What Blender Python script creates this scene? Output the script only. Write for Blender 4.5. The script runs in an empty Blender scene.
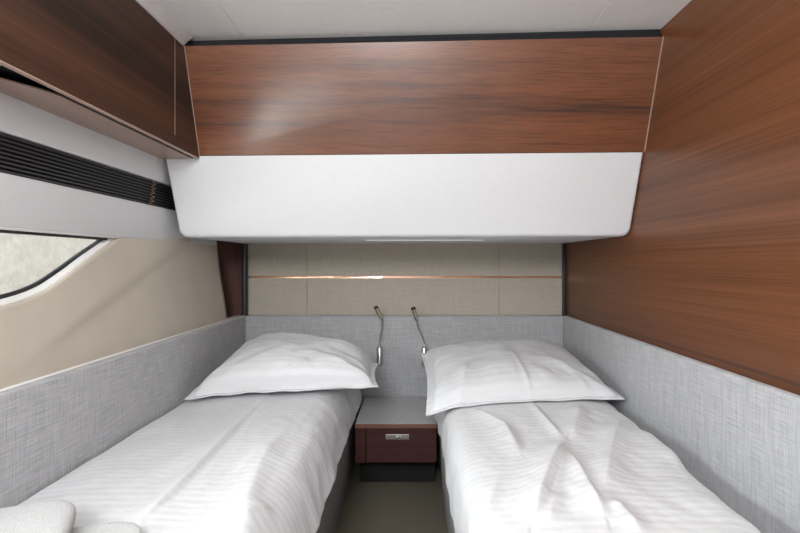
import bpy, bmesh, math, random
from mathutils import Vector, Matrix, noise

random.seed(4)
S = bpy.context.scene
COL = S.collection
EYE = 1.15            # eye height; the floor is z = 0

# ------------------------------------------------------------------ helpers
def tag(o, label=None, cat=None, group=None, kind=None):
    if label: o['label'] = label
    if cat: o['category'] = cat
    if group: o['group'] = group
    if kind: o['kind'] = kind
    return o

def empty(name, loc, label, cat, group=None):
    o = bpy.data.objects.new(name, None)
    COL.objects.link(o)
    o.location = loc
    o.empty_display_size = .05
    return tag(o, label, cat, group)

def link(name, bm, mat, parent=None, smooth=False):
    me = bpy.data.meshes.new(name)
    bmesh.ops.recalc_face_normals(bm, faces=bm.faces)
    bm.to_mesh(me); bm.free()
    o = bpy.data.objects.new(name, me)
    COL.objects.link(o)
    if mat: me.materials.append(mat)
    if smooth:
        for p in me.polygons: p.use_smooth = True
    if parent:
        o.parent = parent
        o.matrix_parent_inverse = Matrix.Translation(-parent.location)
    return o

def struct(name, bm, mat, parent=None, smooth=False):
    o = link(name, bm, mat, parent, smooth)
    o['kind'] = 'structure'
    return o

def soft(o, angle=40):
    """smooth shading with sharp edges kept"""
    for p in o.data.polygons: p.use_smooth = True
    bm = bmesh.new(); bm.from_mesh(o.data)
    for e in bm.edges:
        if len(e.link_faces) == 2 and e.calc_face_angle(0) > math.radians(angle): e.smooth = False
    bm.to_mesh(o.data); bm.free()
    return o

def box(bm, x0, x1, y0, y1, z0, z1, r=0, seg=3):
    b = bmesh.new()
    v = [b.verts.new((x, y, z)) for x in (x0, x1) for y in (y0, y1) for z in (z0, z1)]
    for f in ((0,1,3,2),(4,6,7,5),(0,4,5,1),(2,3,7,6),(0,2,6,4),(1,5,7,3)):
        b.faces.new([v[i] for i in f])
    bmesh.ops.recalc_face_normals(b, faces=b.faces)
    if r: bmesh.ops.bevel(b, geom=b.edges[:], offset=r, segments=seg, profile=.5, affect='EDGES')
    me = bpy.data.meshes.new('tmp'); b.to_mesh(me); b.free()
    bm.from_mesh(me); bpy.data.meshes.remove(me)
    return bm

def hexa(bm, pts, r=0, seg=3):
    """eight points: four of one end, four of the other, same order"""
    b = bmesh.new()
    v = [b.verts.new(p) for p in pts]
    for f in ((0,1,2,3),(7,6,5,4),(0,4,5,1),(1,5,6,2),(2,6,7,3),(3,7,4,0)):
        b.faces.new([v[i] for i in f])
    bmesh.ops.recalc_face_normals(b, faces=b.faces)
    if r: bmesh.ops.bevel(b, geom=b.edges[:], offset=r, segments=seg, profile=.5, affect='EDGES')
    me = bpy.data.meshes.new('tmp'); b.to_mesh(me); b.free()
    bm.from_mesh(me); bpy.data.meshes.remove(me)
    return bm

def catmull(pts, n):
    P = [Vector(p) for p in pts]
    P = [P[0]*2-P[1]] + P + [P[-1]*2-P[-2]]
    out = []
    for i in range(1, len(P)-2):
        for k in range(n):
            t = k/n
            a, b, c, d = P[i-1], P[i], P[i+1], P[i+2]
            out.append(.5*((2*b)+(c-a)*t+(2*a-5*b+4*c-d)*t*t+(3*b-a-3*c+d)*t*t*t))
    out.append(P[-2])
    return out

def tube(bm, pts, rad, n=16, cap=True):
    """rad: number or list, one per point"""
    P = [Vector(p) for p in pts]
    R = rad if isinstance(rad, (list, tuple)) else [rad]*len(P)
    t0 = (P[1]-P[0]).normalized()
    up = Vector((0,0,1)) if abs(t0.z) < .9 else Vector((1,0,0))
    a = t0.cross(up).normalized()
    rings = []
    for i, p in enumerate(P):
        t = (P[min(i+1,len(P)-1)]-P[max(i-1,0)])
        if t.length < 1e-9: t = t0
        t.normalize()
        a = (a - t*a.dot(t)).normalized()
        b = t.cross(a)
        rings.append([bm.verts.new(p+(a*math.cos(q)+b*math.sin(q))*R[i]) for q in [2*math.pi*k/n for k in range(n)]])
    for i in range(len(rings)-1):
        for k in range(n):
            bm.faces.new((rings[i][k], rings[i][(k+1)%n], rings[i+1][(k+1)%n], rings[i+1][k]))
    if cap:
        bm.faces.new(rings[0][::-1]); bm.faces.new(rings[-1])
    return bm

def grid(bm, nu, nv, f):
    V = [[bm.verts.new(f(i/nu, j/nv)) for j in range(nv+1)] for i in range(nu+1)]
    for i in range(nu):
        for j in range(nv):
            bm.faces.new((V[i][j], V[i+1][j], V[i+1][j+1], V[i][j+1]))
    return V

def interp(tab, x):
    if x <= tab[0][0]: return tab[0][1]
    for (a, b), (c, d) in zip(tab, tab[1:]):
        if x <= c: return b+(d-b)*(x-a)/(c-a)
    return tab[-1][1]

def sstep(a, b, x):
    t = max(0, min(1, (x-a)/(b-a)))
    return t*t*(3-2*t)

# ------------------------------------------------------------------ materials
def new_mat(name):
    m = bpy.data.materials.new(name); m.use_nodes = True
    nt = m.node_tree
    return m, nt.nodes, nt.links, nt.nodes['Principled BSDF']

def mat(name, col, rough=.5, metal=0, **kw):
    m, N, L, B = new_mat(name)
    B.inputs['Base Color'].default_value = (*col, 1)
    B.inputs['Roughness'].default_value = rough
    B.inputs['Metallic'].default_value = metal
    for k, v in kw.items(): B.inputs[k].default_value = v
    return m

def coords(N, L, scale, src='Object', rot=(0,0,0)):
    tc = N.new('ShaderNodeTexCoord'); mp = N.new('ShaderNodeMapping')
    mp.inputs['Scale'].default_value = scale
    mp.inputs['Rotation'].default_value = rot
    L.new(tc.outputs[src], mp.inputs['Vector'])
    return mp.outputs['Vector']

def nse(N, L, vec, scale=1, detail=3, rough=.5, dist=0):
    n = N.new('ShaderNodeTexNoise')
    n.inputs['Scale'].default_value = scale; n.inputs['Detail'].default_value = detail
    n.inputs['Roughness'].default_value = rough; n.inputs['Distortion'].default_value = dist
    L.new(vec, n.inputs['Vector'])
    return n.outputs['Fac']

def ramp(N, L, fac, stops):
    r = N.new('ShaderNodeValToRGB')
    e = r.color_ramp.elements
    while len(e) < len(stops): e.new(.5)
    for k, (p, c) in enumerate(stops):
        e[k].position = p; e[k].color = (*c, 1) if len(c) == 3 else c
    L.new(fac, r.inputs['Fac'])
    return r.outputs['Color']

def mathn(N, L, op, a, b=None):
    n = N.new('ShaderNodeMath'); n.operation = op
    for i, v in enumerate((a, b)):
        if v is None: continue
        if isinstance(v, (int, float)): n.inputs[i].default_value = v
        else: L.new(v, n.inputs[i])
    return n.outputs[0]

def mixc(N, L, fac, a, b, mode='MIX'):
    n = N.new('ShaderNodeMix'); n.data_type = 'RGBA'; n.blend_type = mode
    for sock, v in ((n.inputs['Factor'], fac), (n.inputs['A'], a), (n.inputs['B'], b)):
        if isinstance(v, (int, float)): sock.default_value = v
        elif isinstance(v, tuple): sock.default_value = (*v, 1)
        else: L.new(v, sock)
    return n.outputs['Result']

def bump(N, L, B, h, strength, dist):
    b = N.new('ShaderNodeBump')
    b.inputs['Strength'].default_value = strength; b.inputs['Distance'].default_value = dist
    L.new(h, b.inputs['Height']); L.new(b.outputs['Normal'], B.inputs['Normal'])

def wood(name, axis, tone=1.0, rough=.33, dark=(.055,.019,.009), mid=(.165,.055,.018), light=(.28,.105,.042), coat=0, st=(.32,.44,.56,.72)):
    """walnut veneer: grain runs along `axis`, wide figure bands plus fine pores"""
    m, N, L, B = new_mat(name)
    def sc(along, across):
        return tuple(along if 'xyz'[i] == axis else across for i in range(3))
    bands = nse(N, L, coords(N, L, sc(.16, 5.5)), 1, 3, .5, .35)
    mid_ = nse(N, L, coords(N, L, sc(.15, 24)), 1, 3, .55, .1)
    fine = nse(N, L, coords(N, L, sc(.35, 120)), 1, 2, .6, .05)
    pores = nse(N, L, coords(N, L, sc(.9, 300)), 1, 2)
    f = mathn(N, L, 'ADD', mathn(N, L, 'MULTIPLY', bands, .46), mathn(N, L, 'MULTIPLY', mid_, .32))
    f = mathn(N, L, 'ADD', f, mathn(N, L, 'MULTIPLY', fine, .22))
    k = lambda c: tuple(v*tone for v in c)
    c = ramp(N, L, f, [(st[0], k(dark)), (st[1], k(mid)), (st[2], k(tuple((a+b)/2 for a, b in zip(mid, light)))), (st[3], k(light))])
    p = ramp(N, L, pores, [(.36, (.70,.68,.66)), (.52, (1,1,1))])
    c = mixc(N, L, 1.0, c, p, 'MULTIPLY')
    L.new(c, B.inputs['Base Color'])
    B.inputs['Roughness'].default_value = rough
    B.inputs['Specular IOR Level'].default_value = .45
    B.inputs['Coat Weight'].default_value = coat*.9
    B.inputs['Coat Roughness'].default_value = .22
    B.inputs['Coat IOR'].default_value = 1.62
    bump(N, L, B, pores, .05, .001)
    return m

def weave(name, lo, hi, s=1.0, contrast=(.38,.64), hz=1.0):
    """cross-woven melange cloth on upright faces: threads up and threads across"""
    m, N, L, B = new_mat(name)
    up = nse(N, L, coords(N, L, (230*s, 230*s, 9*s)), 1, 3, .6)
    ac = nse(N, L, coords(N, L, (9*s, 9*s, 260*s)), 1, 3, .6)
    f = mathn(N, L, 'ADD', mathn(N, L, 'MULTIPLY', up, .5), mathn(N, L, 'MULTIPLY', ac, .5*hz))
    grain = nse(N, L, coords(N, L, (500*s, 500*s, 500*s)), 1, 1)
    f = mathn(N, L, 'ADD', mathn(N, L, 'MULTIPLY', f, .85), mathn(N, L, 'MULTIPLY', grain, .15))
    c = ramp(N, L, f, [(contrast[0], lo), (contrast[1], hi)])
    L.new(c, B.inputs['Base Color'])
    B.inputs['Roughness'].default_value = .9
    B.inputs['Specular IOR Level'].default_value = .2
    B.inputs['Sheen Weight'].default_value = .15
    bump(N, L, B, f, .25, .002)
    return m

def linen(name, base=(.73,.74,.76), period=.03, vec_axis='y'):
    """white satin-stripe bed linen: the stripes are woven bands across the bed"""
    m, N, L, B = new_mat(name)
    tc = N.new('ShaderNodeUVMap')
    sp = N.new('ShaderNodeSeparateXYZ'); L.new(tc.outputs['UV'], sp.inputs[0])
    ph = mathn(N, L, 'MULTIPLY', sp.outputs['Y'], 2*math.pi/period)
    sn = mathn(N, L, 'SINE', ph)
    st = ramp(N, L, mathn(N, L, 'ADD', mathn(N, L, 'MULTIPLY', sn, .5), .5), [(.38, (0,0,0)), (.62, (1,1,1))])
    c = mixc(N, L, st, base, tuple(v*.955 for v in base))
    L.new(c, B.inputs['Base Color'])
    r = mathn(N, L, 'ADD', mathn(N, L, 'MULTIPLY', st, .3), .5)
    L.new(r, B.inputs['Roughness'])
    B.inputs['Specular IOR Level'].default_value = .3
    B.inputs['Sheen Weight'].default_value = .1
    wr = nse(N, L, coords(N, L, (26, 26, 26)), 1, 3, .55, .4)
    h = mathn(N, L, 'ADD', mathn(N, L, 'MULTIPLY', st, .16), mathn(N, L, 'MULTIPLY', wr, .9))
    bump(N, L, B, h, .35, .006)
    return m

def terry(name):
    m, N, L, B = new_mat(name)
    n = nse(N, L, coords(N, L, (320,320,320)), 1, 3, .7)
    L.new(ramp(N, L, n, [(.3, (.55,.55,.56)), (.65, (.76,.76,.76))]), B.inputs['Base Color'])
    B.inputs['Roughness'].default_value = 1
    B.inputs['Specular IOR Level'].default_value = .1
    B.inputs['Sheen Weight'].default_value = .4
    bump(N, L, B, n, .9, .006)
    return m

def mottled(name, a, b, scale, rough=.8, det=5, bs=.1, bd=.003):
    m, N, L, B = new_mat(name)
    n = nse(N, L, coords(N, L, (scale,)*3), 1, det, .6)
    L.new(ramp(N, L, n, [(.32, a), (.68, b)]), B.inputs['Base Color'])
    B.inputs['Roughness'].default_value = rough
    B.inputs['Specular IOR Level'].default_value = .3
    bump(N, L, B, n, bs, bd)
    return m

def glass(name):
    m, N, L, B = new_mat(name)
    N.remove(B)
    out = N['Material Output']
    tr = N.new('ShaderNodeBsdfTransparent'); tr.inputs['Color'].default_value = (.93,.95,.94,1)
    gl = N.new('ShaderNodeBsdfGlossy'); gl.inputs['Roughness'].default_value = .02
    lw = N.new('ShaderNodeLayerWeight'); lw.inputs['Blend'].default_value = .5
    fr = mathn(N, L, 'ADD', mathn(N, L, 'MULTIPLY', mathn(N, L, 'POWER', lw.outputs['Facing'], 5.0), .6), .04)
    mx = N.new('ShaderNodeMixShader')
    L.new(fr, mx.inputs[0]); L.new(tr.outputs[0], mx.inputs[1]); L.new(gl.outputs[0], mx.inputs[2])
    L.new(mx.outputs[0], out.inputs['Surface'])
    return m

def lamp_mat(name, col, strength):
    return mat(name, (.8,.8,.8), .5, 0, **{'Emission Color': (*col, 1), 'Emission Strength': strength})

M = dict(
    wood_side = wood('walnut_side', 'y', .82),
    wood_front = wood('walnut_front', 'x', .80, .5, mid=(.17,.05,.014), light=(.30,.10,.034), coat=1, st=(.35,.45,.55,.68)),
    wood_cab_shaded = wood('walnut_cabinet_shaded', 'y', .85, .5, (.012,.005,.003), (.043,.017,.009), (.14,.056,.028), st=(.35,.45,.54,.66)),  # walnut darkened: the cabinet's shade is put into its colour
    wood_under = wood('walnut_underside', 'y', 1.0, .3, (.29,.18,.14), (.37,.245,.195), (.46,.32,.26)),
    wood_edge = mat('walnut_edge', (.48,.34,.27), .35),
    wood_rim = mat('reddish_rim', (.19,.085,.06), .4),
    wood_red = wood('walnut_red', 'x', 1.0, .35, (.035,.013,.013), (.062,.022,.021), (.09,.034,.031)),
    wood_pillar = wood('walnut_pillar', 'z', 1.0, .65, (.06,.022,.015), (.09,.034,.024), (.12,.045,.034)),
    white = mottled('white_leatherette', (.735,.74,.755), (.755,.76,.775), 60, .55, 3, .03, .001),
    white_panel = mat('white_panel', (.74,.745,.76), .45),
    ceil = mottled('ceiling_leatherette', (.89,.885,.875), (.92,.915,.905), 40, .7, 3, .03, .001),
    beige = mottled('beige_hull_lining', (.58,.525,.44), (.61,.555,.465), 8, .6, 2, .02, .001),
    reveal = mat('white_window_reveal', (.85,.85,.84), .35),
    black = mat('black_trim', (.012,.014,.018), .35),
    post = mat('dark_post', (.03,.035,.04), .22),
    rubber = mat('black_seal', (.012,.012,.013), .4),
    slat = mat('vent_slat', (.05,.05,.055), .35),
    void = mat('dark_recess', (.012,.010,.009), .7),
    bolster = weave('grey_weave', (.33,.335,.345), (.55,.555,.57), 1.25),
    base = weave('grey_base_weave', (.12,.122,.126), (.22,.222,.228), 1.15),
    tan = weave('tan_linen', (.42,.375,.305), (.54,.49,.41), 1.2, (.36,.62), 1.2),
    copper = mat('polished_copper', (.66,.39,.28), .2, 1),
    coil = mat('bronze_coil', (.42,.28,.18), .3, 1),
    chrome = mat('brushed_chrome', (.74,.73,.72), .3, 1),
    brass = mat('warm_chrome', (.74,.66,.56), .15, 1),
    stand_top = mottled('pale_stone_top', (.46,.46,.47), (.52,.52,.53), 30, .35, 3, .01, .001),
    linen = linen('striped_linen'),
    sheet = mat('white_sheet', (.76,.76,.77), .85),
    terry = terry('white_terry'),
    carpet = mottled('olive_carpet', (.145,.128,.095), (.205,.185,.14), 350, 1.0, 3, .6, .004),
    quay = mottled('pale_quay_stone', (.54,.475,.40), (.70,.63,.545), 16, .9, 6, .1, .01),
    glass = glass('window_glass'),
    led = lamp_mat('led_lens', (1,.98,.95), .7),
    added_lamp_on = lamp_mat('added_downlight_lens', (1,.97,.92), 6),  # glow of the added, unseen downlights
    corridor = mat('pale_wall', (.7,.69,.67), .6),
)

HB = 2.8968           # face of the headboard panel; most depths scaled about the camera with its lens
# ------------------------------------------------------------------ setting
YB = 2.9812              # back wall
XR = .92               # right wall
YN = -.70              # near end of the cabin
CEIL = 2.005

bm = bmesh.new(); box(bm, -1.3, 1.05, YN-.05, YB+.05, -.06, 0)
struct('floor', bm, M['carpet'])

bm = bmesh.new()       # three upholstered ceiling panels with fine open seams
for x0, x1 in ((-1.2, -.6355), (-.6345, .6555), (.6565, 1.0)):
    box(bm, x0, x1, YN, 1.97, CEIL, CEIL+.03, .003, 3)
box(bm, -1.3, 1.05, YN-.05, YB+.05, CEIL+.03, CEIL+.06)
struct('ceiling', bm, M['ceil'])

bm = bmesh.new(); box(bm, XR, XR+.05, YN-.05, YB+.05, 0, CEIL)
struct('wall_right', bm, M['wood_side'])

# back wall: linen-covered panels in two rows of three, copper inlay between the rows
bm = bmesh.new()
xs = (-1.0, -.614, .531, .912)
for a, b in zip(xs, xs[1:]):
    for z0, z1 in ((.30, 1.054), (1.066, 1.30)):
        box(bm, a+.001, b-.001, YB, YB+.02, z0, z1, .0015, 2)
box(bm, -1.3, 1.0, YB+.02, YB+.05, 0, CEIL)
struct('wall_back', bm, M['tan'])
bm = bmesh.new()
for a, b, dy in ((-.958, -.935, .0), (-.934, -.49, .0006), (-.489, -.45, .0), (-.449, -.165, .0005), (-.164, .205, 0), (.206, .475, .0006), (.476, .905, 0)):
    v = [bm.verts.new(p) for p in ((a, YB-.002+dy, 1.054), (b, YB-.002-dy, 1.054), (b, YB-.002+dy*.4, 1.066), (a, YB-.002, 1.066))]
    w = [bm.verts.new((q.co.x, YB+.018, q.co.z)) for q in v]
    bm.faces.new(v); bm.faces.new(w[::-1])
    for k in range(4): bm.faces.new((v[k], w[k], w[(k+1)%4], v[(k+1)%4]))
struct('trim_1', bm, M['copper'])

bm = bmesh.new(); box(bm, .905, .92, YB-.04, YB, .80, 1.275, .002)
struct('trim_2', bm, M['black'])
bm = bmesh.new(); box(bm, -1.3, -.985, YB-.012, YB, .3, 1.30)
for x in (-1.045,): box(bm, x-.001, x+.001, YB-.0135, YB-.011, .3, 1.30)
struct('trim_3', bm, M['wood_pillar'])
bm = bmesh.new(); tube(bm, [(-.976, YB-.028, .5), (-.976, YB-.028, 1.30)], .0175, 24)
soft(struct('trim_4', bm, M['post']))

# near end of the cabin, behind the photographer: a wall with a doorway
bm = bmesh.new()
box(bm, -1.3, -.76, YN-.05, YN, 0, CEIL); box(bm, .0, .97, YN-.05, YN, 0, CEIL); box(bm, -.76, .0, YN-.05, YN, 1.93, CEIL)
struct('wall_front', bm, M['corridor'])

# ---------------------------------------------------------------- left hull side
# white fascia (tilted: x -1.01 at the top, -1.05 at its lower edge), with a vent slot
def fx(z): return -1.01 - .04*(1.58-z)/.3275
Z = dict(top=1.585, g1=1.478, g0=1.378, bot=1.240)
Y0, Y1 = YN, 2.714
def fascia(bm, za, zb, r):
    t = .02
    hexa(bm, [(fx(za), Y0, za), (fx(zb), Y0, zb), (fx(zb)-t, Y0, zb), (fx(za)-t, Y0, za),
              (fx(za), Y1, za), (fx(zb), Y1, zb), (fx(zb)-t, Y1, zb), (fx(za)-t, Y1, za)], r)
bm = bmesh.new()
fascia(bm, Z['g1'], Z['top'], .004); fascia(bm, Z['bot'], Z['g0'], .005)
box(bm, -1.16, -1.06, Y0, YB, 1.30, CEIL)
box(bm, -1.20, -1.15, 1.93, YB+.05, 0, 1.32); box(bm, -1.20, -1.15, Y0, 1.95, 0, .93)
soft(struct('wall_left', bm, M['white_panel']))

# beige moulded hull lining under the fascia, cut away along the window's lower edge
low = [(-0.7, -0.165), (0.0, -0.165), (0.5625, -0.16), (0.9844, -0.142), (1.2656, -0.113), (1.4062, -0.088), (1.5187, -0.045), (1.6256, 0.004), (1.7156, 0.043), (1.807, 0.085), (1.8844, 0.118), (2.1093, 0.14)]
lowc = catmull([(a, b, 0) for a, b in low], 8)
lowt = [(p.x, p.y) for p in lowc]
def hull_x(y, z):       # z relative to the eye
    t = (z+.35)/.45
    x = -1.012 - .058*sstep(-.1, 1.05, t)
    d = z + .012 - (y-2.02)*.334        # the soft moulded fold running up to the back
    x += .009*math.exp(-(d/(.13 if d > 0 else .022))**2)*sstep(1.2, 1.62, y)
    return x
ys = sorted(set([p[0] for p in lowt if -.69 < p[0] < 1.85] + [-.70+i*.05 for i in range(30)] + [1.852+i*.0288 for i in range(32)]))
bm = bmesh.new()
def hull(u, v):
    y = ys[int(round(u*(len(ys)-1)))]
    zt = min(interp(lowt, y), .112)
    z = -.42 + (zt+.42)*v
    return (hull_x(y, z), y, EYE+z)
grid(bm, len(ys)-1, 30, hull)
o = struct('trim_5', bm, M['beige'], None, True)
m_ = o.modifiers.new('thick', 'SOLIDIFY'); m_.thickness = .012; m_.offset = -1

# window: white reveal, black seal, pane
edge = [(p.x, min(p.y, .112)) for p in lowc if p.x < 1.87]
def off(d):
    out = []
    for i, (y, z) in enumerate(edge):
        a = edge[max(0, i-1)]; b = edge[min(len(edge)-1, i+1)]
        t = Vector((b[0]-a[0], b[1]-a[1])).normalized()
        out.append((y - t.y*d, z + t.x*d))
    return out
E0, E1, E2, E3 = off(-.003), off(.013), off(.016), off(.0235)
def strip(bm, A, xa, B, xb):
    va = [bm.verts.new((xa(y, z) if callable(xa) else xa, y, EYE+z)) for y, z in A]
    vb = [bm.verts.new((xb(y, z) if callable(xb) else xb, y, EYE+z)) for y, z in B]
    for i in range(len(A)-1): bm.faces.new((va[i], va[i+1], vb[i+1], vb[i]))
win = bmesh.new()
prof = [(E0, lambda y, z: hull_x(y, z)+.001), (off(.002), lambda y, z: hull_x(y, z)+.004), (off(.006), lambda y, z: hull_x(y, z)+.002), (E1, lambda y, z: hull_x(y, z)-.010), (E2, lambda y, z: hull_x(y, z)-.022)]
for (A, xa), (B, xb) in zip(prof, prof[1:]): strip(win, A, xa, B, xb)
bmesh.ops.remove_doubles(win, verts=win.verts, dist=1e-5)
box(win, -1.075, -1.051, YN, 1.81, EYE+.085, EYE+.091, .0015)
wf = struct('window_1', win, M['reveal'], None, True)
bm = bmesh.new()
strip(bm, E1, lambda y, z: hull_x(y, z)-.011, E3, lambda y, z: hull_x(y, z)-.011)
strip(bm, E3, lambda y, z: hull_x(y, z)-.011, E3, lambda y, z: hull_x(y, z)-.018)
box(bm, -1.085, -1.072, YN, 1.772, EYE+.077, EYE+.0885, .001)
link('window_seal', bm, M['rubber'], wf)
bm = bmesh.new(); hexa(bm, [(-1.0845,YN,EYE+.108), (-1.0825,YN,EYE+.108), (-1.047,YN,EYE-.185), (-1.049,YN,EYE-.185), (-1.0845,1.90,EYE+.108), (-1.0825,1.90,EYE+.108), (-1.047,1.90,EYE-.185), (-1.049,1.90,EYE-.185)])
link('window_pane', bm, M['glass'], wf)

# quay outside the window
bm = bmesh.new(); box(bm, -3.3, -3.1, -3, 10, -2, 1.75)
struct('quay_wall', bm, M['quay'])

# ---------------------------------------------------------------- vent grille in the fascia
vg = empty('vent_grille', (fx(1.43), .4, 1.43), 'long black slatted air vent let into the white side fascia', 'vent')
bm = bmesh.new()
z0, z1 = Z['g0'], Z['g1']
hexa(bm, [(fx(z0)-.018, Y0, z0), (fx(z1)-.018, Y0, z1), (fx(z1)-.024, Y0, z1), (fx(z0)-.024, Y0, z0),
          (fx(z0)-.018, Y1, z0), (fx(z1)-.018, Y1, z1), (fx(z1)-.024, Y1, z1), (fx(z0)-.024, Y1, z0)])
link('vent_back', bm, M['void'], vg)
for k in range(9):
    z = z0 + (k+.5)*(z1-z0)/9
    bm = bmesh.new()
    hexa(bm, [(fx(z)-.004, Y0, z-.0035), (fx(z)-.004, Y0, z+.0005), (fx(z)-.018, Y0, z+.0045), (fx(z)-.018, Y0, z+.0005),
              (fx(z)-.004, Y1-.01, z-.0035), (fx(z)-.004, Y1-.01, z+.0005), (fx(z)-.018, Y1-.01, z+.0045), (fx(z)-.018, Y1-.01, z+.0005)], .0008, 1)
    link('slat', bm, M['slat'], vg)

bm = bmesh.new()
pts = []
for k in range(150):
    t = k/149; a = t*2*math.pi*6
    z = z0-.004 + t*(z1-z0)
    pts.append((fx(z)+.006+.004*math.cos(a), 1.9898+.013*math.sin(a)*(1-.3*t), z))
tube(bm, pts, .0016, 8)
tag(link('coil_clip', bm, M['coil'], None, True), 'small bronze coil standing against the black vent slats', 'clip')

# ---------------------------------------------------------------- left overhead cabinet
cab = empty('wall_cabinet', (-.95, .4, 1.57), 'long walnut cabinet, shade put into its wood colour, hung under the ceiling above the window side', 'cabinet')
CX, CB = -.855, 1.572
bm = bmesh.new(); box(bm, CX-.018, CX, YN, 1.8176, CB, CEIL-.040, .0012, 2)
link('door', bm, M['wood_cab_shaded'], cab)
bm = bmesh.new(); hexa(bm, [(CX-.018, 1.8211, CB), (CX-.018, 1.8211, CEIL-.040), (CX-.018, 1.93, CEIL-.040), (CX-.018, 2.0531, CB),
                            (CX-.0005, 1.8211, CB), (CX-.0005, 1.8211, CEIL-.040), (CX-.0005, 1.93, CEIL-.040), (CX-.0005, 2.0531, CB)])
link('end_panel', bm, M['wood_cab_shaded'], cab)
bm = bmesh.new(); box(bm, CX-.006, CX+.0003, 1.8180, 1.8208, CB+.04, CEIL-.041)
tag(link('seam_highlight', bm, M['wood_edge'], cab), 'thin pale strip painting the highlight between the door and the end panel')  # pale colour paints the bright highlight along the seam
bm = bmesh.new(); box(bm, CX-.012, CX+.0008, YN, 2.025, CB-.0045, CB, .001, 1)
tag(link('edge_strip', bm, M['wood_edge'], cab), 'pale lower edging')
# underside with a dark channel that widens into a finger pull near the front
bm = bmesh.new()
outl = [(-.884, 2.039), (-.884, 1.2656), (-.893, 1.2305), (-.945, 1.125), (-.945, YN), (-1.03, YN), (-1.03, 2.039)]
vb = [bm.verts.new((x, y, CB-.003)) for x, y in outl]; vt = [bm.verts.new((x, y, CB+.0005)) for x, y in outl]
bm.faces.new(vb); bm.faces.new(vt[::-1])
for k in range(len(outl)): bm.faces.new((vb[k], vb[(k+1)%len(outl)], vt[(k+1)%len(outl)], vt[k]))
link('underside_panel', bm, M['wood_under'], cab)
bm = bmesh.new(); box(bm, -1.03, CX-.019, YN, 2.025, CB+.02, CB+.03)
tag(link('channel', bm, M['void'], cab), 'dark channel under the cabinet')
bm = bmesh.new(); box(bm, -.925, -.885, .985, 1.085, CB+.004, CB+.012, .002); tube(bm, [(-.905, 1.07, CB+.006), (-.905, 1.07, CB-.002)], .006, 14)
tag(link('latch', bm, M['chrome'], cab), 'small metal latch in the finger pull')

# ---------------------------------------------------------------- overhead locker across the back
lk = empty('overhead_locker', (0, 2.1, 1.58), 'wide walnut locker front leaning out across the back wall under the ceiling', 'locker')
def lerp3(a, b, t): return tuple(p+(q-p)*t for p, q in zip(a, b))
TL, TR, BL, BR = (-.8535, 1.893, 1.968), (.917, 1.814, 1.968), (-.8535, 2.0292, 1.582), (.917, 1.9603, 1.582)
bm = bmesh.new()
def back(p, d): return (p[0], p[1]+d, p[2])
hexa(bm, [BL, BR, TR, TL, back(BL,.02), back(BR,.02), back(TR,.02), back(TL,.02)], .001, 1)
link('front_panel', bm, M['wood_front'], lk)
bm = bmesh.new()
hexa(bm, [(.9172,1.9561,1.582), (.9195,1.9561,1.582), (.9195,1.8105,1.968), (.9172,1.8105,1.968), (.9172,1.9659,1.582), (.9195,1.9659,1.582), (.9195,1.82,1.968), (.9172,1.82,1.968)])
tag(link('edge_strip', bm, M['wood_edge'], lk), 'pale strip at the right end')
bm = bmesh.new(); hexa(bm, [(-.8548,2.026,1.582), (-.8530,2.026,1.582), (-.8530,1.890,1.968), (-.8548,1.890,1.968), (-.8548,2.036,1.582), (-.8530,2.036,1.582), (-.8530,1.90,1.968), (-.8548,1.90,1.968)])
tag(link('edge_strip', bm, M['wood_edge'], lk), 'pale edging at the left end')
bm = bmesh.new(); box(bm, -.853, .919, 2.0812, YB, 1.60, 1.96)
link('carcass', bm, M['void'], lk)
bm = bmesh.new()
hexa(bm, [(-.915,1.907,1.968), (.919,1.824,1.968), (.919,1.836,CEIL), (-.915,1.937,CEIL), (-.915,1.97,1.968), (.919,1.91,1.968), (.919,1.91,CEIL), (-.915,1.97,CEIL)])
struct('trim_6', bm, M['black'])

bm = bmesh.new()      # ceiling edge rolled down behind the top of the side cabinet
hexa(bm, [(-.822, YN, CEIL), (-.860, YN, CEIL-.036), (-.95, YN, CEIL-.036), (-.95, YN, CEIL),
          (-.822, 1.90, CEIL), (-.860, 1.90, CEIL-.036), (-.95, 1.90, CEIL-.036), (-.95, 1.90, CEIL)], .004, 3)
soft(struct('trim_7', bm, M['ceil']))
# white padded box below the locker
pb = empty('padded_valance', (0, 2.5, 1.263), 'smooth white padded box spanning the back wall below the walnut locker', 'valance')
XA, XB_, ZA, ZB = -1.0, .9185, 1.258, 1.580
def face_y(x, z):
    s = (x+1.0)/1.92; t = (ZB-z)/(ZB-ZA)
    return (2.0348+0.1378*t)*(1-s) + (1.9603+0.1266*t)*s
bm = bmesh.new()
loops = []
rr = .014; RC = .032
def rrect(ins):
    r = RC-ins*.6; pts = []
    x0, x1, z0, z1 = XA+ins, XB_-ins, ZA+ins, ZB
    n = 8
    for k in range(n+1):
        a = math.pi + k/n*math.pi/2
        pts.append((x0+r+r*math.cos(a), z0+r+r*math.sin(a)))
    for k in range(1, 24):
        pts.append((x0+r+(x1-x0-2*r)*k/24, z0))
    for k in range(n+1):
        a = 1.5*math.pi + k/n*math.pi/2
        pts.append((x1-r+r*math.cos(a), z0+r+r*math.sin(a)))
    pts.append((x1, z1)); pts.append((x0, z1))
    return pts
for j in range(6):
    a = j/5*math.pi/2
    loops.append([bm.verts.new((x, face_y(x, z)+rr*(1-math.sin(a)) - 0, z)) for x, z in rrect(rr*(1-math.cos(a)))][:])
loops = loops[::1]
last = [bm.verts.new((x, YB-.001, z)) for x, z in rrect(0)]
seq = [last] + loops
for A, B in zip(seq, seq[1:]):
    for k in range(len(A)): bm.faces.new((A[k], A[(k+1)%len(A)], B[(k+1)%len(B)], B[k]))
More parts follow.
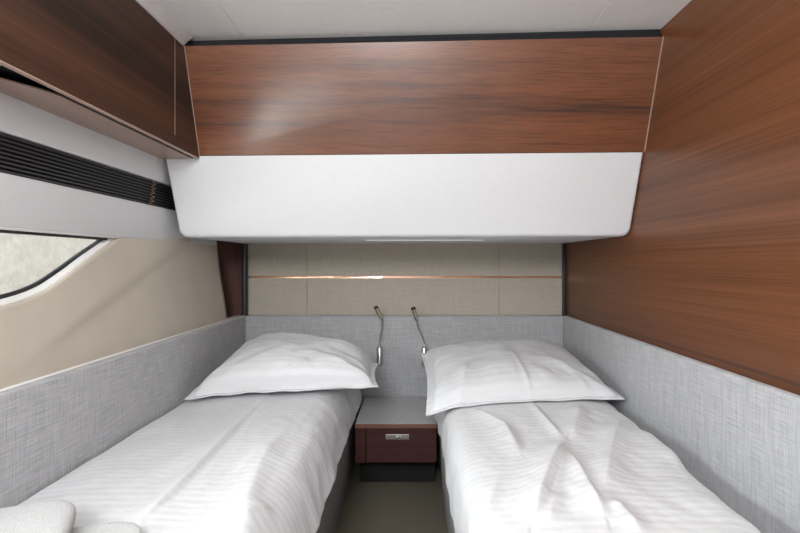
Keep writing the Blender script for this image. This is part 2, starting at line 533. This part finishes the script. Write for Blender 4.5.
bm.faces.new(loops[-1]); bm.faces.new(last[::-1])
soft(link('padded_shell', bm, M['white'], pb), 35)
bm = bmesh.new(); box(bm, -.22, .36, 2.4497, 2.4722, ZA-.001, ZA+.004, .001, 1)
tag(link('light_strip', bm, M['led'], pb), 'slim lit strip in the underside')

# ---------------------------------------------------------------- upholstered bolster panels round the beds
BT = .837
YF = .84                # foot end of the beds
bm = bmesh.new(); box(bm, -.9555, .8915, HB, YB-.002, 0, BT, .008, 4)
tag(soft(link('headboard_panel', bm, M['bolster'])), 'grey woven headboard panel along the back wall behind both pillows', 'headboard')
bm = bmesh.new(); box(bm, -.993, -.956, YF-.03, HB+.03, 0, BT, .006, 4)
tag(soft(link('side_bolster', bm, M['bolster'])), 'grey woven side padding under the window beside the left bed', 'wall padding')
bm = bmesh.new(); box(bm, .892, .9195, YF-.03, HB+.03, 0, BT, .006, 4)
tag(soft(link('side_bolster', bm, M['bolster'])), 'grey woven side padding along the walnut wall beside the right bed', 'wall padding')

bm = bmesh.new(); box(bm, -1.03, -.9935, YF-.03, HB+.03, BT-.04, BT+.001, .004, 3)
soft(struct('trim_8', bm, M['reveal']))

# ---------------------------------------------------------------- beds
def bed(xa, xb, side, label, mb):
    """side: +1 aisle at xb, -1 aisle at xa"""
    cx = (xa+xb)/2
    t = empty('bed', (cx, 1.85, 0), label, 'bed', None)
    bm = bmesh.new()
    ta, tb = (0, .035) if side > 0 else (.02, 0)
    hexa(bm, [(xa+ta, YF, 0), (xb-tb, YF, 0), (xb-.005, YF, .40), (xa+.002, YF, .40),
              (xa+ta, HB-.005, 0), (xb-tb, HB-.005, 0), (xb-.005, HB-.005, .40), (xa+.002, HB-.005, .40)], .008, 3)
    soft(link('bed_base', bm, M['base'], t))
    bm = bmesh.new(); box(bm, xa+(.003 if side > 0 else .035), mb, YF+.02, HB-.01, .402, .545, .03, 5)
    soft(link('mattress', bm, M['sheet'], t))
    return t
bed(-.952, -.285, 1, 'single bed on a grey base under the window side, left of the aisle', -.348)
bed(.142, .885, -1, 'single bed on a grey base beside the walnut wall, right of the aisle', .775)

def seg_d(p, a, b):
    ab = b-a; t = max(0, min(1, (p-a).dot(ab)/ab.length_squared))
    return (p-(a+ab*t)).length, t, (ab.x*(p-a).y - ab.y*(p-a).x)
def crease(p, line, w, w2=None):
    """a fold: steep on one side, gentle on the other, fading at both ends"""
    best = 1e9; s = 1; T = 0; n = len(line)-1
    for i in range(n):
        d, t, side = seg_d(p, Vector(line[i]), Vector(line[i+1]))
        if d < best: best = d; s = side; T = (i+t)/n
    ww = w if (s > 0 or not w2) else w2
    return math.exp(-(best/ww)**1.5) * (sstep(-.05, .3, T)*sstep(1.05, .7, T)*.85+.15)

def duvet(name, label, profile, ya, yb, creases, seed, skew, parent=None):
    """profile: (x, z) points across the bed; skew(y) -> shift per fractional position"""
    P = [Vector((a, 0, b)) for a, b in profile]
    C = catmull([tuple(p) for p in P], 14)
    # resample evenly
    L = [0]
    for a, b in zip(C, C[1:]): L.append(L[-1]+(b-a).length)
    nu, nv = 210, 330
    def at(s):
        s *= L[-1]
        for i in range(len(L)-1):
            if s <= L[i+1]: return C[i].lerp(C[i+1], (s-L[i])/(L[i+1]-L[i]+1e-9)), (C[min(i+2,len(C)-1)]-C[max(0,i-1)]).normalized()
        return C[-1], (C[-1]-C[-2]).normalized()
    prof = [at(i/nu) for i in range(nu+1)]
    bm = bmesh.new(); uvl = bm.loops.layers.uv.new('UVMap')
    uvmap = {}
    V = []
    for i in range(nu+1):
        c, tan = prof[i]; n = Vector((-tan.z, 0, tan.x))
        if n.z < -.2: n = -n
        row = []
        for j in range(nv+1):
            y = ya+(yb-ya)*j/nv
            x = c.x + skew(y, i/nu)
            p = Vector((x, y))
            q = Vector((x*4.2, y*2.6, seed))
            h = .007*noise.noise(q) + .0045*noise.noise(Vector((x*11, y*5.5, seed+3))) + .0018*noise.noise(Vector((x*26, y*18, seed+5)))
            for line, amp, w, w2 in creases: h += amp*crease(p, line, w, w2)
            e = min(i, nu-i)/nu
            h *= sstep(0, .06, e)*.85+.15
            wav = (.008*noise.noise(Vector((y*5, seed*2, 1)))+.007*noise.noise(Vector((y*13, i/nu*9, seed)))) * (1-sstep(.0, .36, e))
            v = bm.verts.new((x + n.x*h + wav*(abs(n.x)), y, c.z + abs(n.z)*h + wav*.6))
            uvmap[v] = (i/nu*L[-1], y + .012*noise.noise(Vector((x*3, y*2, seed+9))))
            row.append(v)
        V.append(row)
    for i in range(nu):
        for j in range(nv):
            f = bm.faces.new((V[i][j], V[i+1][j], V[i+1][j+1], V[i][j+1]))
            for l in f.loops: l[uvl].uv = uvmap[l.vert]
    o = link(name, bm, M['linen'], parent, True)
    md = o.modifiers.new('thick', 'SOLIDIFY'); md.thickness = .010; md.offset = -1
    return tag(o, label, 'duvet')

def bx(px, py, h=.57):   # crease points traced in image pixels, projected along sight lines to the bed tops
    d = 500*(EYE-h)/(py-262)
    return ((px-410)/500*d, d)
def line(*pts): return [bx(*p) for p in pts]

duvet('duvet', 'white striped duvet on the left bed, one long straight crease down it',
      [(-.948,.560), (-.92,.572), (-.80,.580), (-.60,.582), (-.43,.580), (-.375,.571), (-.335,.550), (-.306,.512), (-.284,.455), (-.266,.392)], YF+.03, 2.7914,
      [(line((268,398), (215,455), (175,497), (138,530)), .017, .007, .022),
       (line((290,425), (262,465), (246,505), (238,545)), .016, .03, .05),
       (line((272,500), (233,528)), .014, .018, .03),
       (line((272,448), (236,478)), .007, .02, .03),
       (line((215,440), (120,500)), .004, .02, .03),
       (line((325,410), (290,470)), .006, .02, .03)], 1.7, lambda y, u: 0)
duvet('duvet', 'white striped duvet on the right bed, rumpled into deep crossing folds',
      [(.124,.398), (.122,.45), (.128,.51), (.142,.548), (.175,.572), (.25,.580), (.45,.584), (.65,.582), (.76,.574), (.80,.555), (.812,.53)], YF+.03, 2.7914,
      [(line((470,412), (505,431), (520,458)), 0.0200, .018, .035),
       (line((528,405), (545,424), (563,445)), 0.0150, .012, .022),
       (line((566,446), (548,488), (532,530)), 0.0325, .014, .06),
       (line((566,456), (589,498), (604,524)), 0.0250, .014, .045),
       (line((580,410), (572,445)), 0.0200, .03, .05),
       (line((620,425), (612,455), (604,500)), 0.0275, .030, .055),
       (line((640,428), (690,470)), 0.0175, .05, .05),
       (line((612,508), (640,536)), 0.0150, .018, .03),
       (line((560,500), (545,533)), 0.0125, .02, .03),
       (line((500,480), (480,530)), 0.0088, .02, .04)], 8.3, lambda y, u: sstep(.6, 1, u)*(-.045+.075*sstep(.85, 2.1, y)))

# ---------------------------------------------------------------- pillows
def pillow(label, FL, FR, BR, BL, T, seed, folds, shape, droop=0):
    FL, FR, BR, BL = map(Vector, (FL, FR, BR, BL))
    n = 110; fl = .065
    E = 1+fl
    bm = bmesh.new(); uvl = bm.loops.layers.uv.new('UVMap'); uvm = {}
    def plan(u, v):
        pu = u/E*(1-.045*(1-(v/E)**2)); pv = v/E*(1-.05*(1-(u/E)**2))
        a, b = (pu+1)/2, (pv+1)/2
        return (FL*(1-a)*(1-b)+FR*a*(1-b)+BR*a*b+BL*(1-a)*b)
    def prof(u, v):
        a, b = max(0, 1-abs(u)**shape[0])**shape[1], max(0, 1-abs(v)**shape[2])**shape[3]
        return a*b
    def pt(u, v, top):
        p = plan(u, v)
        k = prof(u, v)
        if top:
            h = T*k*(1+.10*v)
            q = Vector((u*2.2, v*1.8, seed))
            h += .016*k*noise.noise(q) + .007*noise.noise(Vector((u*5, v*4, seed+2)))*(k**.5)
            # gathers running in from the hems
            e = max(abs(u), abs(v))
            h += .006*sstep(.45, .95, e)*sstep(E, .9, e)*noise.noise(Vector((math.atan2(v*.75, u)*7, e*1.5, seed+4)))
            for (a0, b0, a1, b1), amp, w in folds:
                d, t, s = seg_d(Vector((u, v)), Vector((a0, b0)), Vector((a1, b1)))
                h += amp*math.exp(-(d/w)**1.6)*(1-.5*t)
            h += .003
        else:
            h = -.10*T*k - .002
        # the hem droops a little in front and ripples
        out = max(0, abs(v)-1)+max(0, abs(u)-1)
        z = .010*noise.noise(Vector((u*4, v*4, seed+7)))*sstep(0, .08, out)
        z -= droop*sstep(.72, 1.06, -u)*sstep(.72, 1.06, -v)
        y = -.02*k*(1 if v < 0 else 0)*(-v)
        uvm_ = ((u+1)*.38, (v+1)*.27)
        w = bm.verts.new((p.x, p.y+y, p.z+h+z)); uvm[w] = uvm_
        return w
    TT = [[pt(-E+2*E*i/n, -E+2*E*j/n, True) for j in range(n+1)] for i in range(n+1)]
    BB = [[pt(-E+2*E*i/n, -E+2*E*j/n, False) for j in range(n+1)] for i in range(n+1)]
    def q(*v):
        f = bm.faces.new(v)
        for l in f.loops: l[uvl].uv = uvm[l.vert]
    for i in range(n):
        for j in range(n):
            q(TT[i][j], TT[i+1][j], TT[i+1][j+1], TT[i][j+1])
            q(BB[i][j], BB[i][j+1], BB[i+1][j+1], BB[i+1][j])
    for i in range(n):
        q(TT[i][0], BB[i][0], BB[i+1][0], TT[i+1][0]); q(TT[i][n], TT[i+1][n], BB[i+1][n], BB[i][n])
        q(TT[0][i], TT[0][i+1], BB[0][i+1], BB[0][i]); q(TT[n][i], BB[n][i], BB[n][i+1], TT[n][i+1])
    return tag(link('pillow', bm, M['linen'], None, True), label, 'pillow')
pillow('white pillow at the head of the left bed, its hem overhanging the nightstand',
       (-.915,2.025,.600), (-.135,2.1515,.612), (-.160,2.52,.635), (-.885, 2.66, .700), .138, 2.1,
       [((.95,-.9,.3,-.4), .008, .08), ((-.95,-.9,-.5,-.3), .008, .09), ((.95,.7,.5,.3), .008, .08), ((.0,-1.0,.0,-.5), .004, .03)], (2.9,.52,3.2,.42), .012)
pillow('white pillow at the head of the right bed, nearest the walnut wall',
       (.060,1.9195,.585), (.865,2.0109,.600), (.855,2.7703,.665), (.055,2.6297,.668), .108, 6.4,
       [((.05,-1.0,.02,-.1), .007, .03), ((-.7,-1.0,-.6,-.3), .008, .06), ((.9,-.95,.4,-.3), .009, .08), ((-.95,.9,-.5,.3), .008, .08), ((.7,-1,.55,-.4), .006, .05)], (2.6,.42,2.8,.42), .022)

# ---------------------------------------------------------------- nightstand
ns = empty('nightstand', (-.055, 2.65, 0), 'low reddish walnut nightstand with a pale top between the two beds', 'nightstand')
NX0, NX1, NY = -.264, .130, 2.407
bm = bmesh.new(); box(bm, NX0, NX1, NY-.004, HB-.005, .357, .372, .002)
link('top', bm, M['stand_top'], ns)
bm = bmesh.new(); box(bm, NX0, NX1, NY-.008, NY-.004, .351, .3715, .001, 1)
tag(link('top_edging', bm, M['wood_rim'], ns), 'reddish wooden front edge of the top')
bm = bmesh.new(); box(bm, NX0, -.214, NY, HB-.005, .182, .356, .001, 1)
link('side_panel', bm, M['wood_red'], ns)
bm = bmesh.new(); box(bm, -.214, NX1, NY+.02, HB-.005, .182, .356)
link('carcass', bm, M['wood_red'], ns)
bm = bmesh.new(); box(bm, -.210, NX1-.003, NY-.002, NY+.018, .185, .347, .002)
dr = link('drawer', bm, M['wood_red'], ns)
bm = bmesh.new(); box(bm, -.118, -.004, NY-.006, NY-.0015, .297, .322, .0015)
box(bm, -.066, -.054, NY-.012, NY-.006, .304, .314, .002); box(bm, -.048, -.042, NY-.010, NY-.006, .305, .313, .0015)
h = link('handle', bm, M['chrome'], ns); h['label'] = 'chrome pull plate with a small catch'
h.parent = dr; h.matrix_parent_inverse = Matrix()
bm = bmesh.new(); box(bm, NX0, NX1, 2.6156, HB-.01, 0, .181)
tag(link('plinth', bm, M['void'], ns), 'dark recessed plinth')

# ---------------------------------------------------------------- reading lamps
def reading_lamp(bx_, stem, head, label):
    t = empty('reading_lamp', (bx_, HB, .56), label, 'lamp', 'bendable bedside lamps on the headboard')
    bm = bmesh.new()
    tube(bm, [(bx_, HB-.030, .562), (bx_, HB-.030, .564), (bx_, HB-.030, .655), (bx_, HB-.030, .660), (bx_, HB-.030, .672)], [.014, .0175, .0175, .015, .007], 24)
    box(bm, bx_-.008, bx_+.008, HB-.026, HB-.0005, .58, .645, .002)
    soft(link('wall_mount', bm, M['chrome'], t))
    bm = bmesh.new(); tube(bm, catmull(stem, 10), .0042, 12)
    soft(link('gooseneck', bm, M['chrome'], t))
    a, b = map(Vector, head); d = (b-a)
    bm = bmesh.new(); tube(bm, [a, a+d*.03, a+d*.25, a+d*.28, a+d*.9, a+d*.97], [.006, .009, .0095, .0125, .0125, .0118], 24)
    hd = soft(link('lamp_head', bm, M['brass'], t))
    bm = bmesh.new(); tube(bm, [a+d*.88, a+d*.885, a+d*1.0, a+d*1.001], [.0115, .0131, .0126, .003], 24)
    c = tag(link('lens', bm, M['black'], t), 'dark lens'); c.parent = hd; c.matrix_parent_inverse = Matrix()
reading_lamp(-.174, [(-.174,HB-.03,.668), (-.174,HB-.03,.70), (-.166,HB-.044,.745), (-.157,HB-.058,.785), (-.158,HB-.072,.815), (-.163,HB-.08,.835)],
             [(-.160,HB-.08,.828), (-.193,HB-.095,.900)], 'chrome bendable reading lamp left of centre, beside the left pillow')
reading_lamp(.082, [(.082,HB-.03,.668), (.081,HB-.03,.69), (.066,HB-.044,.735), (.047,HB-.058,.775), (.038,HB-.072,.81), (.035,HB-.08,.825)],
             [(.0355,HB-.08,.820), (.018,HB-.095,.895)], 'chrome bendable reading lamp whose mount is half hidden by the right pillow')

# ---------------------------------------------------------------- towels on the left bed
def towel(cx, cy, rz, w, d, z0, h, layers, label, seed):
    """folded towel: rounded fold on the right edge, layers showing at the end"""
    bm = bmesh.new()
    for k in range(layers):
        za = z0+h*k/layers; hh = h/layers*1.04
        n = 40; m = 28
        ins = .006*noise.noise(Vector((k*3.1, seed, 0)))
        def surf(u, v):
            # closed stadium section in (x, z); v runs round it, u along y
            a = 2*math.pi*v
            sx = math.copysign(abs(math.cos(a))**.35, math.cos(a)); sz = math.copysign(abs(math.sin(a))**.7, math.sin(a))
            yy = (u-.5)*2; yk = math.copysign(abs(yy)**1.0, yy)
            cap = (1-abs(yy)**14)**.5
            x = (w/2+ins)*sx*(1-abs(yy)**7)**.22; y = d/2*yk; z = za+hh/2+hh/2*sz*cap
            f = .004*noise.noise(Vector((x*9, y*9, seed+k)))
            c, s = math.cos(rz), math.sin(rz)
            return (cx+x*c-y*s, cy+x*s+y*c, z+f*(1 if z0 > .6 else .3))
        V = grid(bm, n, m, surf)
        bm.faces.new([V[0][j] for j in range(m)][::-1]); bm.faces.new([V[n][j] for j in range(m)])
    bmesh.ops.remove_doubles(bm, verts=bm.verts, dist=1e-5)
    return tag(link('towel', bm, M['terry'], None, True), label, 'towel', 'folded towels on the left bed')
towel(-.662, 0.775, math.radians(20), .40, .46, .589, .030, 2, 'folded white bath towel lowest on the left bed, its layered edge showing', 1.0)
towel(-.748, 0.828, math.radians(24), .29, .38, .621, .044, 1, 'plump folded white towel lying on top of the other towel', 4.0)

# ---------------------------------------------------------------- light
# unseen round downlights added as light sources above the photographer
dl = []
for k, (x, y) in enumerate(((-.35, .15), (.40, .15), (-.35, 1.1), (.40, 1.1))):
    bm = bmesh.new(); tube(bm, [(x, y, CEIL-.006), (x, y, CEIL-.004), (x, y, CEIL+.01)], [.042, .045, .045], 32)
    d = soft(link('added_downlight', bm, M['added_lamp_on']))
    tag(d, ['round lit downlight added out of view in the ceiling, near left', 'round lit downlight added out of view in the ceiling, near right', 'round lit downlight added out of view in the ceiling, far left', 'round lit downlight added out of view in the ceiling, far right'][k], 'downlight', 'added unseen ceiling downlights')

def area(name, loc, aim, sx, sy, power, col=(1,1,1), spread=180):
    l = bpy.data.lights.new(name, 'AREA'); l.shape = 'RECTANGLE'; l.size = sx; l.size_y = sy
    l.energy = power; l.color = col; l.spread = math.radians(spread)
    o = bpy.data.objects.new(name, l); COL.objects.link(o); o.location = loc
    o.rotation_euler = (Vector(aim)-Vector(loc)).to_track_quat('-Z', 'Y').to_euler()
    return o
area('ceiling_light', (-.15, .70, 1.985), (-.1, .85, 0), .5, 1.0, 6.5, (.99,.995,1))
area('added_doorway_fill', (-.38, -.66, 1.72), (.2, 1.6, 1.88), .7, .38, 34, (.98,.99,1))  # unseen fill added behind the camera to brighten ceiling and valance
# daylight from the sky over the quay, plus an added unseen ceiling uplight
area('window_daylight', (-1.75, .95, 1.40), (.3, 1.8, .80), 2.0, .5, 60, (.97,.985,1))
area('added_uplight', (-1.30, .15, .93), (.0, .9, 1.7), 1.4, .16, 12, (.98,.99,1))  # added uplight outside the window, brightens the ceiling
sun = bpy.data.lights.new('sun', 'SUN'); sun.energy = 2.2; sun.angle = .01
so = bpy.data.objects.new('sun', sun); COL.objects.link(so)
so.rotation_euler = Vector((-.5, .05, -.9)).to_track_quat('-Z', 'Y').to_euler()

w = bpy.data.worlds.new('world'); S.world = w; w.use_nodes = True
w.node_tree.nodes['Background'].inputs['Color'].default_value = (.86,.92,1,1)
w.node_tree.nodes['Background'].inputs['Strength'].default_value = .9

# ---------------------------------------------------------------- camera
cd = bpy.data.cameras.new('camera'); cam = bpy.data.objects.new('camera', cd); COL.objects.link(cam)
cam.location = (0, 0, EYE); cam.rotation_euler = (math.radians(90), 0, 0)
cd.lens = 22.5; cd.sensor_width = 36; cd.shift_x = -10/800; cd.shift_y = -4.5/800; cd.clip_start = .02
S.camera = cam
S.view_settings.view_transform = 'Standard'; S.view_settings.look = 'None'
S.view_settings.exposure = .22; S.view_settings.gamma = 1; S.view_settings.use_curve_mapping = False
